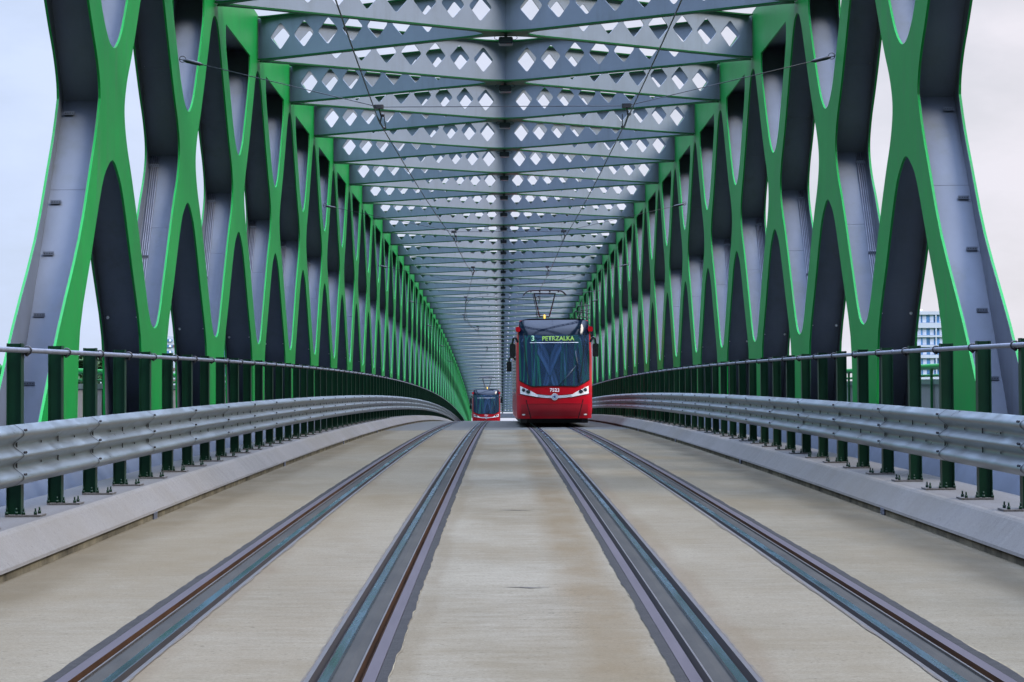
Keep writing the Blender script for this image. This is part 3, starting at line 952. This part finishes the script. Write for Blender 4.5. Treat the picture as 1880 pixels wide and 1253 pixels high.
def hw(z):
    if z < .5: return 1.22 + .06 * (z - .25)
    if z < 2.4: return 1.25
    return 1.25 - .115 * ((z - 2.4) / 1.12) ** 1.6
def fy(x, z):
    """depth of the nose at (x,z); 0 = foremost"""
    t = abs(x) / 1.25
    y = .26 * t * t + .30 * t ** 9
    if z > 1.3: y += (z - 1.3) * .16 + max(0, z - 2.9) ** 2 * .55
    else: y += .04 * (1.3 - z) ** 2
    if z < .55: y += (.55 - z) * .25
    return y
def patch(mb, xs, zlo, zhi, off, m=0, nz_=6, smooth=True):
    vs = []; n = len(xs)
    for j in range(nz_ + 1):
        for x in xs:
            a, b = zlo(x), zhi(x)
            z = a + (b - a) * j / nz_
            xx = max(-hw(z), min(hw(z), x))
            vs.append((xx, fy(xx, z) - off, z))
    mb.add(vs, [(j * n + i, j * n + i + 1, (j + 1) * n + i + 1, (j + 1) * n + i) for j in range(nz_) for i in range(n - 1)], m, smooth)
def lin(a, b, n): return [a + (b - a) * i / n for i in range(n + 1)]
def text_mesh(name, s, size, m, parent, x, z, off, bold=0.012, align='CENTER', squash=1.0):
    cu = bpy.data.curves.new(name, 'FONT'); cu.body = s; cu.size = size; cu.align_x = align
    cu.offset = bold * size; cu.space_character = 1.02
    ob = bpy.data.objects.new(name, cu); S.collection.objects.link(ob)
    dg = bpy.context.evaluated_depsgraph_get()
    me = bpy.data.meshes.new_from_object(ob.evaluated_get(dg))
    S.collection.objects.unlink(ob); bpy.data.objects.remove(ob)
    for v in me.vertices:
        xx, zz = x + v.co.x * squash, z + v.co.y
        v.co = (xx, fy(xx, zz) - off, zz)
    me.materials.clear(); me.materials.append(m)
    o = bpy.data.objects.new(name, me)
    return link(o, parent)
def make_tram(loc, slope, label, number, board):
    root = empty('tram', loc)
    root.rotation_euler = (slope, 0, 0)
    tag(root, label, 'tram', 'red trams on the bridge')
    LEN = 31.0
    # nose shell
    mb = MB()
    xs = [math.sin(t) for t in lin(-math.pi / 2, math.pi / 2, 28)]
    zs = lin(.27, 3.52, 40)
    n = len(xs); vs = []
    for z in zs:
        for q in xs:
            x = q * hw(z); vs.append((x, fy(x, z), z))
    mb.add(vs, [(j * n + i, j * n + i + 1, (j + 1) * n + i + 1, (j + 1) * n + i) for j in range(40) for i in range(n - 1)], 0, True)
    # body sections behind the nose
    ysec = [(None, 6.6), (7.1, 14.8), (15.3, 23.2), (23.7, LEN)]
    def ring(y0f):
        pr = []
        for z in lin(.27, 3.45, 12): pr.append((hw(z), z))
        pr += [(1.05, 3.54), (.8, 3.58)]
        full = pr + [(-x, z) for x, z in pr[::-1]]
        return [(x, (fy(x, z) if y0f is None else y0f), z) for x, z in full]
    for a, b in ysec:
        r0 = ring(a); r1 = ring(b); k_ = len(r0)
        mb.add(r0 + r1, [(i, i + 1, k_ + i + 1, k_ + i) for i in range(k_ - 1)] + [(k_ - 1, 0, k_, 2 * k_ - 1)], 0)
        if a is not None: mb.add(r0, [tuple(range(k_))], 0)
        mb.add(r1, [tuple(range(k_))], 0)
    mb.build('body', RED, root, fix=True)
    # bellows
    mb = MB()
    for a, b in ((6.6, 7.1), (14.8, 15.3), (23.2, 23.7)):
        for q in range(5):
            y = a + .02 + q * .1
            mb.box(-1.14, 1.14, y, y + .06, .5, 3.35)
    mb.build('bellows', BLACK, root)
    # underframe and bogies
    mb = MB()
    mb.plate([(-1.12, .9), (-.9, .55), (.9, .55), (1.12, .9), (1.12, LEN - .5), (-1.12, LEN - .5)], [], lambda a, b, t: (a, b, .12 + t), .3)
    for y in (3.4, 5.2, 11, 12.8, 19, 20.8, 26.8, 28.6):
        for sx in (-1, 1):
            mb.tube([(sx * .42, y, .30), (sx * .56, y, .30)], .30, 16)
    mb.build('underframe', UNDER, root)
    # roof equipment
    mb = MB()
    for a, b in ((8, 13.5), (19.5, 22.5), (24.5, 29)):
        mb.rbox(-.85, .85, a, b, 3.58, 3.67, .04)
    mb.build('roof_unit', GREYT, root)
    # windscreen with curved lower edge
    def ws_lo(x):
        t = abs(x)
        return 1.345 + .012 * math.cos(x * 3) + (max(0, t - .72) ** 1.25) * .62
    mb = MB()
    patch(mb, lin(-1.165, 1.165, 36), ws_lo, lambda x: 3.08, .014, 0, 14)
    o = mb.build('windscreen', GLASS, root)
    # black frame lines of the screen
    mb = MB()
    for sx in (-1, 1):
        prev = None; vs = []
        for z, x in ((1.40, .80), (1.8, .88), (2.3, .945), (2.8, .985), (3.08, 1.0)):
            vs += [(sx * (x - .012), fy(x, z) - .024, z), (sx * (x + .022), fy(x, z) - .024, z)]
        mb.add(vs, [(2 * i, 2 * i + 1, 2 * i + 3, 2 * i + 2) for i in range(4)], 0)
    patch(mb, lin(-1.165, 1.165, 30), lambda x: ws_lo(x) - .028, lambda x: ws_lo(x), .018, 0, 1)
    mb.build('screen_frame', BLACKP, o)
    mb = MB()
    patch(mb, lin(-1.155, 1.155, 30), lambda x: 3.03, lambda x: 3.53 - .05 * max(0, abs(x) - .95) ** 1.5 * 8, .017, 0, 5)
    mb.build('visor', VISOR, root)
    # destination display
    mb = MB(); patch(mb, lin(-.80, .80, 16), lambda x: 2.765, lambda x: 2.782, .022, 0, 1)
    d = mb.build('destination_display', WHITEP, root)
    if board:
        text_mesh('number', board[0], .235, LED3, d, -.70, 2.84, .026, .02)
        text_mesh('destination', board[1], .20, LEDT, d, .13, 2.845, .026, .03, squash=.98)
    text_mesh('fleet_number', number, .16, WHITEP, root, 0, 1.15, .016, .022)
    # headlamps
    for sx in (-1, 1):
        mb = MB()
        xs_ = [sx * q for q in lin(1.13, .56, 12)]
        def tl(x): t = (abs(x) - .56) / .57; return 1.045 + .30 * t ** .85
        def bl(x): t = (abs(x) - .56) / .57; return .975 + .115 * t
        patch(mb, xs_, bl, tl, .016, 0, 4)
        h = mb.build('headlamp', LAMPW, root)
        for cx, cz, r_ in ((1.02, 1.215, .058), (.86, 1.155, .066)):
            mb = MB(); pts = []
            for i in range(16):
                t = 2 * math.pi * i / 16
                x, z = sx * cx + r_ * math.cos(t), cz + r_ * math.sin(t)
                pts.append((x, fy(x, z) - .026, z))
            mb.add(pts, [tuple(range(16))], 0)
            pts2 = [(p[0], p[1] + .012, p[2]) for p in pts]
            mb.add(pts + pts2, [(i, (i + 1) % 16, 16 + (i + 1) % 16, 16 + i) for i in range(16)], 0)
            mb.build('lens', LENS, h)
        mb = MB()
        patch(mb, [sx * q for q in lin(.945, .93, 1)], lambda x: 1.09, lambda x: 1.27, .022, 0, 2)
        patch(mb, [sx * q for q in lin(1.2, .58, 14)], lambda x: bl(x) - .022 if abs(x) < 1.14 else bl(1.14) - .022, lambda x: bl(x) - .004 if abs(x) < 1.14 else bl(1.14) - .010, .010, 0, 1)
        patch(mb, [sx * q for q in lin(.58, .53, 3)], lambda x: .955, lambda x: 1.05, .010, 0, 2)
        mb.build('lamp_gap', BLACKP, h)
        mb = MB(); pts = []
        for i in range(14):
            t = 2 * math.pi * i / 14
            x, z = sx * 1.02 + .055 * math.cos(t), .40 + .026 * math.sin(t)
            pts.append((x, fy(x, z) - .012, z))
        mb.add(pts, [tuple(range(14))], 0)
        mb.build('fog_lamp', LAMPW, root)
        # mirrors
        mb = MB()
        mb.rbox(sx * 1.37 - .10, sx * 1.37 + .10, .35, .47, 2.30, 2.74, .05, 0, 'y')
        mb.tube(crom([(sx * 1.2, .5, 2.80), (sx * 1.27, .42, 2.93), (sx * 1.34, .4, 2.92), (sx * 1.38, .4, 2.72)], 4), .035, 8)
        mb.build('mirror', BLACKP, root)
        mb = MB()
        mb.rbox(sx * 1.20 - .07, sx * 1.20 + .09, .6, .9, 3.14, 3.31, .06, 0, 'y')
        mb.build('camera_pod', RED, root)
    mb = MB()
    mb.rbox(-1.56, -1.38, 6.0, 6.15, 1.9, 2.25, .04, 0, 'y')
    mb.tube(crom([(-1.24, 6.1, 2.3), (-1.34, 6.1, 2.42), (-1.46, 6.1, 2.38), (-1.47, 6.1, 2.24)], 4), .03, 8)
    mb.build('mirror', BLACKP, root)
    # silver strip with round badge
    mb = MB()
    def cl(x): return .985 - .045 * (1 - (x / .58) ** 2)
    patch(mb, lin(-.58, .58, 20), cl, lambda x: cl(x) + .085, .014, 0, 1)
    patch(mb, lin(-.58, .58, 20), lambda x: cl(x) + .085, lambda x: cl(x) + .098, .016, 1, 1)
    mb.build('silver_strip', [SILVER, BLACKP], root)
    def disc(mb, cx, cz, r_, off, m, nseg=24):
        pts = [(cx + r_ * math.cos(t), fy(0, cz) - off, cz + r_ * math.sin(t)) for t in [2 * math.pi * i / nseg for i in range(nseg)]]
        mb.add(pts, [tuple(range(nseg))], m)
    mb = MB()
    disc(mb, 0, .985, .115, .030, 0); disc(mb, 0, .985, .085, .034, 1); disc(mb, 0, .985, .074, .037, 0)
    pts = [(-.055, .0), (-.01, .055), (.0, .03), (.045, .055), (.025, .012), (.055, -.01), (.022, -.02), (.03, -.055), (-.005, -.03), (-.04, -.045), (-.028, -.012)]
    mb.plate([(a, b + .985) for a, b in pts], [], lambda a, b, t: (a, fy(0, .985) - .038 - t, b), .003, 1)
    mb.build('badge', [SILVER, BLUEB], root)
    # lower bumper: darker recessed field and slanting joints
    mb = MB()
    patch(mb, lin(-1.10, 1.10, 24), lambda x: .36, lambda x: .74, .006, 0, 4)
    mb.build('bumper_panel', REDD, root)
    mb = MB()
    for sx in (-1, 1):
        vs = []
        for i in range(9):
            t = i / 8; z = .90 - .62 * t; x = .94 - .16 * t
            vs += [(sx * (x - .013), fy(x, z) - .012, z), (sx * (x + .013), fy(x, z) - .012, z)]
        mb.add(vs, [(2 * i, 2 * i + 1, 2 * i + 3, 2 * i + 2) for i in range(8)], 0)
    patch(mb, lin(-.86, .86, 20), lambda x: .745, lambda x: .757, .010, 0, 1)
    mb.build('bumper_joint', BLACKP, root)
    # wiper
    mb = MB()
    def P_(x, z, o_=.05): return (x, fy(x, z) - o_, z)
    mb.tube([P_(.15, 1.36), P_(.40, 1.62), P_(.72, 2.02)], .012, 6)
    mb.tube([P_(.80, 1.45), P_(.77, 2.0), P_(.70, 2.50)], .014, 6)
    mb.build('wiper', BLACKP, root)
    # side windows and doors
    mb = MB()
    for sx in (-1, 1):
        for a, b in ((1.3, 6.3), (7.4, 14.5), (15.6, 22.9), (24.0, 29.8)):
            y = a
            while y < b - .5:
                y2 = min(y + 1.35, b)
                x = sx * 1.254
                mb.add([(x, y, 1.15), (x, y2 - .08, 1.15), (x, y2 - .08, 2.55), (x, y, 2.55)], [(0, 1, 2, 3)])
                y += 1.35
    mb.build('side_window', SIDEG, root, fix=False)
    mb = MB()
    for sx in (-1, 1):
        for y in (2.6, 10.0, 18.0, 27.0):
            x = sx * 1.258
            mb.add([(x, y, .4), (x, y + .62, .4), (x, y + .62, 2.5), (x, y, 2.5)], [(0, 1, 2, 3)])
            mb.add([(x, y + .66, .4), (x, y + 1.28, .4), (x, y + 1.28, 2.5), (x, y + .66, 2.5)], [(0, 1, 2, 3)])
    mb.build('door', SIDEG, root, fix=False)
    # pantograph
    yp = 17.2; zt = 5.30
    mb = MB()
    def T(*a, r=.027): mb.tube([(x, yp + dy, z) for x, dy, z in a], r, 6)
    for dy in (-.15, .15):
        mb.tube(crom([(-.86, yp + dy, zt - .20), (-.68, yp + dy, zt - .04), (-.4, yp + dy, zt), (.4, yp + dy, zt), (.68, yp + dy, zt - .04), (.86, yp + dy, zt - .20)], 4), .028, 6)
    for x in (-.55, -.2, .2, .55): mb.box(x - .03, x + .03, yp - .16, yp + .16, zt - .08, zt - .03)
    T((-.44, 0, zt - .13), (.44, 0, zt - .13), r=.032)
    T((-.42, 0, zt - .13), (-.20, .9, zt - 1.02)); T((.42, 0, zt - .13), (.20, .9, zt - 1.02))
    T((-.48, 0, zt - .13), (-.32, .7, zt - .8), (-.28, -.6, zt - 1.6), r=.015)
    T((-.20, .9, zt - 1.02), (.20, .9, zt - 1.02), r=.03)
    T((-.2, .9, zt - .93), (.2, .9, zt - .93), r=.015)
    mb.box(-.42, .42, yp - .8, yp + .4, 3.66, 3.78)
    pg = mb.build('pantograph', WIRE, root)
    mb = MB(); mb.tube([(0, yp + .9, zt - .98), (0, yp - .5, 3.76)], .05, 8)
    mb.build('strut', YELLOW, pg)
    return root
def place_tram(u, xc, *a):
    y = F_PX / u
    sl = S0 - CV * (y + 15)
    yb = y + 15
    z = zp(yb) - sl * 15
    return make_tram((xc, y, max(z, zp(y) - .02)), sl, *a)
place_tram(55.9, 1.60, 'big red tram showing 3 PETRZALKA and number 7523, the nearer of two on the bridge', '7523', ('3', 'PETRZALKA'))
place_tram(20.4, -1.54, 'small distant red tram on the left track, cut off below by the road crest', '7510', None)

# ------------------------------------------------------------------ distant buildings and trees
def world_at(px, u): return -0.14 + (px - 920.5) / u, F_PX / u
BW = mat('pale_render', (0.42, 0.44, 0.49), rough=0.8, var=0.05, vscale=0.2)
BBR = mat('brown_cladding', (0.16, 0.10, 0.10), rough=0.8)
BGL = mat('building_glass', (0.09, 0.20, 0.38), rough=0.15, ior=1.7, var=0.5, vscale=0.35)
BBL = mat('blue_facade', (0.10, 0.16, 0.30), rough=0.7, var=0.1, vscale=0.2)
CURT = mat('pale_curtain', (0.42, 0.45, 0.55), rough=0.8, var=0.2, vscale=0.8)
def zpx(y, u): return CAM_H + (790 - y) / u
# left block with round-ended windows and brown bands
u = 3.5
x0, yb_ = world_at(268, u); x1, _ = world_at(335, u)
root = empty('apartment_block', ((x0 + x1) / 2, yb_, -9), 'pale distant tower with round ended blue windows and brown bands behind the left wall', 'building', 'city buildings')
mb = MB(); mb.box(x0, x1, yb_, yb_ + 20, -9, zpx(614, u)); o = mb.build('wall', BW, root); child_at(o, root)
for r_ in range(10):
    yy = 622 + r_ * 10.6
    zc = zpx(yy, u)
    if r_ % 2 == 1:
        mb = MB(); mb.box(x0 + .3, x1 - .3, yb_ - .15, yb_ - .02, zc - .75, zc + .75); child_at(mb.build('band', BBR, root), root)
    for c_ in range(4):
        xx = x0 + 2.0 + c_ * 5.2
        mb = MB(); mb.rbox(xx - 1.6, xx + 1.6, yb_ - .4, yb_ - .2, zc - .65, zc + .65, .6, 0, 'y')
        w_ = mb.build('window', BGL, root); child_at(w_, root)
        mb = MB(); mb.box(xx - .2, xx + .9, yb_ - .46, yb_ - .42, zc - .55, zc + .55)
        mb.build('blind', WHITE, w_)
x0, yb_ = world_at(398, u); x1, _ = world_at(440, u)
root = empty('apartment_block', ((x0 + x1) / 2, yb_, -9), 'narrow blue distant tower glimpsed between the second and third legs on the left', 'building', 'city buildings')
mb = MB(); mb.box(x0, x1, yb_, yb_ + 16, -9, zpx(618, u)); child_at(mb.build('wall', BBL, root), root)
for r_ in range(10):
    zc = zpx(626 + r_ * 10.3, u)
    for c_ in range(4):
        xx = x0 + 1.5 + c_ * 2.7
        mb = MB(); mb.box(xx - .8, xx + .8, yb_ - .2, yb_ - .05, zc - .6, zc + .6)
        child_at(mb.build('window', CURT if (r_ + c_) % 3 else BGL, root), root)
# right hand building
u = 5.5
x0, yb_ = world_at(1640, u); x1, _ = world_at(1800, u)
root = empty('office_building', ((x0 + x1) / 2, yb_, -9), 'white distant building with wide bands of blue curtained windows behind the right wall', 'building', 'city buildings')
bands = [(582, 597), (606.5, 620), (623.5, 638), (641.5, 656), (662, 677), (681, 696)]
mb = MB(); mb.box(x0, x1, yb_ + .6, yb_ + 25, -9, zpx(578, u)); child_at(mb.build('wall', BW, root), root)
mb = MB()
tops = [576] + [b for a, b in bands]
bots = [a for a, b in bands] + [720]
for t, b in zip(tops, bots):
    mb.box(x0, x1, yb_ - .1, yb_ + .6, zpx(b, u), zpx(t, u))
child_at(mb.build('floor_band', BW, root), root)
wi = 0
for (t, b) in bands:
    n = 4; pitch = (x1 - x0) / n
    for c_ in range(n):
        xa = x0 + c_ * pitch
        mb = MB(); mb.box(xa + .25, xa + pitch - .25, yb_ + .35, yb_ + .55, zpx(b, u), zpx(t, u))
        w_ = mb.build('window', BGL, root); child_at(w_, root)
        for q in range(3):
            mb = MB()
            qq = xa + .7 + q * 2.1 + ((c_ * 7 + q * 3) % 5) * .12
            mb.box(qq, qq + 1.25, yb_ + .28, yb_ + .33, zpx(b, u) + .1, zpx(t, u) - .1)
            mb.build('curtain', CURT, w_)
        mb = MB(); mb.box(xa - .22, xa + .22, yb_ - .05, yb_ + .6, zpx(b, u), zpx(t, u))
        child_at(mb.build('pier', BW, root), root)
mb = MB()
for q in range(3):
    xx = world_at(1690 + q * 3, u)[0]
    mb.tube([(xx, yb_ + 3, zpx(578, u)), (xx + .1, yb_ + 3, zpx(572 - q % 2 * 2, u))], .12, 6)
    mb.ball((xx, yb_ + 3, zpx(573, u)), .35, 0, 8, 5)
child_at(mb.build('antenna', WHITE, root), root)

LEAF = mat('leaf', (0.028, 0.088, 0.0176), rough=0.7, var=0.6, vscale=1.2, vcol=(0.0096, 0.036, 0.008))
BARK = mat('bark', (0.07, 0.05, 0.035), rough=0.9)
def make_tree(loc, h, rad, label, seed):
    rnd = random.Random(seed)
    root = empty('tree', loc, label, 'tree', 'trees on the left bank')
    mb = MB()
    mb.tube([(0, 0, 0), (.1, 0, h * .35), (0, .1, h * .7), (0, 0, h * .93)], [.28, .22, .12, .03], 8)
    for i in range(14):
        a = rnd.uniform(0, 6.28); z = h * rnd.uniform(.25, .85); l = rad * (1.1 - z / h) * 1.3
        mb.tube([(0, 0, z), (l * .5 * math.cos(a), l * .5 * math.sin(a), z + .3), (l * math.cos(a), l * math.sin(a), z + .9)], [.08, .05, .015], 6)
    mb.build('trunk', BARK, root)
    mb = MB(); vs = []; fs = []
    cl = []
    for i in range(90):
        t = rnd.random() ** .8; z = h * (.18 + .80 * t)
        rr = rad * (1 - (t * .92)) ** .7 * rnd.uniform(.35, 1)
        a = rnd.uniform(0, 6.28)
        cl.append((rr * math.cos(a), rr * math.sin(a), z, rnd.uniform(.5, 1.0) * (1.15 - .7 * t)))
    for cx, cy, cz, cr in cl:
        for j in range(60):
            d = Vector((rnd.gauss(0, 1), rnd.gauss(0, 1), rnd.gauss(0, .8))); d *= cr * .5
            c_ = Vector((cx, cy, cz)) + d
            s_ = rnd.uniform(.10, .2)
            n = Vector((rnd.uniform(-1, 1), rnd.uniform(-1, 1), rnd.uniform(-.2, 1))).normalized()
            a = n.orthogonal().normalized(); b = n.cross(a)
            k = len(vs)
            vs += [c_ - a * s_, c_ - b * s_ * .6, c_ + a * s_, c_ + b * s_ * .6]
            fs.append((k, k + 1, k + 2, k + 3))
    mb.add(vs, fs)
    mb.build('crown', LEAF, root, fix=False)
TREES = [(120, 30, 646, 3.0, 'leftmost dark green pointed tree beyond the first leg of the left wall'),
         (146, 29, 643, 2.4, 'pointed green tree showing left in the first gap of the left wall'),
         (161, 30, 641, 2.4, 'taller pointed green tree in the middle of the first left gap'),
         (176, 28.5, 645, 2.4, 'green tree half hidden by the dark second leg on the left'),
         (4, 31, 655, 3.0, 'dark green tree at the very left edge behind the railing'),
         (190, 27, 655, 3, 'low green tree wholly behind the second dark leg')]
for i, (px, u, ty, rd, lb) in enumerate(TREES[:5]):
    x, y = world_at(px, u)
    make_tree((x, y, -9), zpx(ty, u) + 9, rd, lb, i + 3)
# low shrubs behind the railing
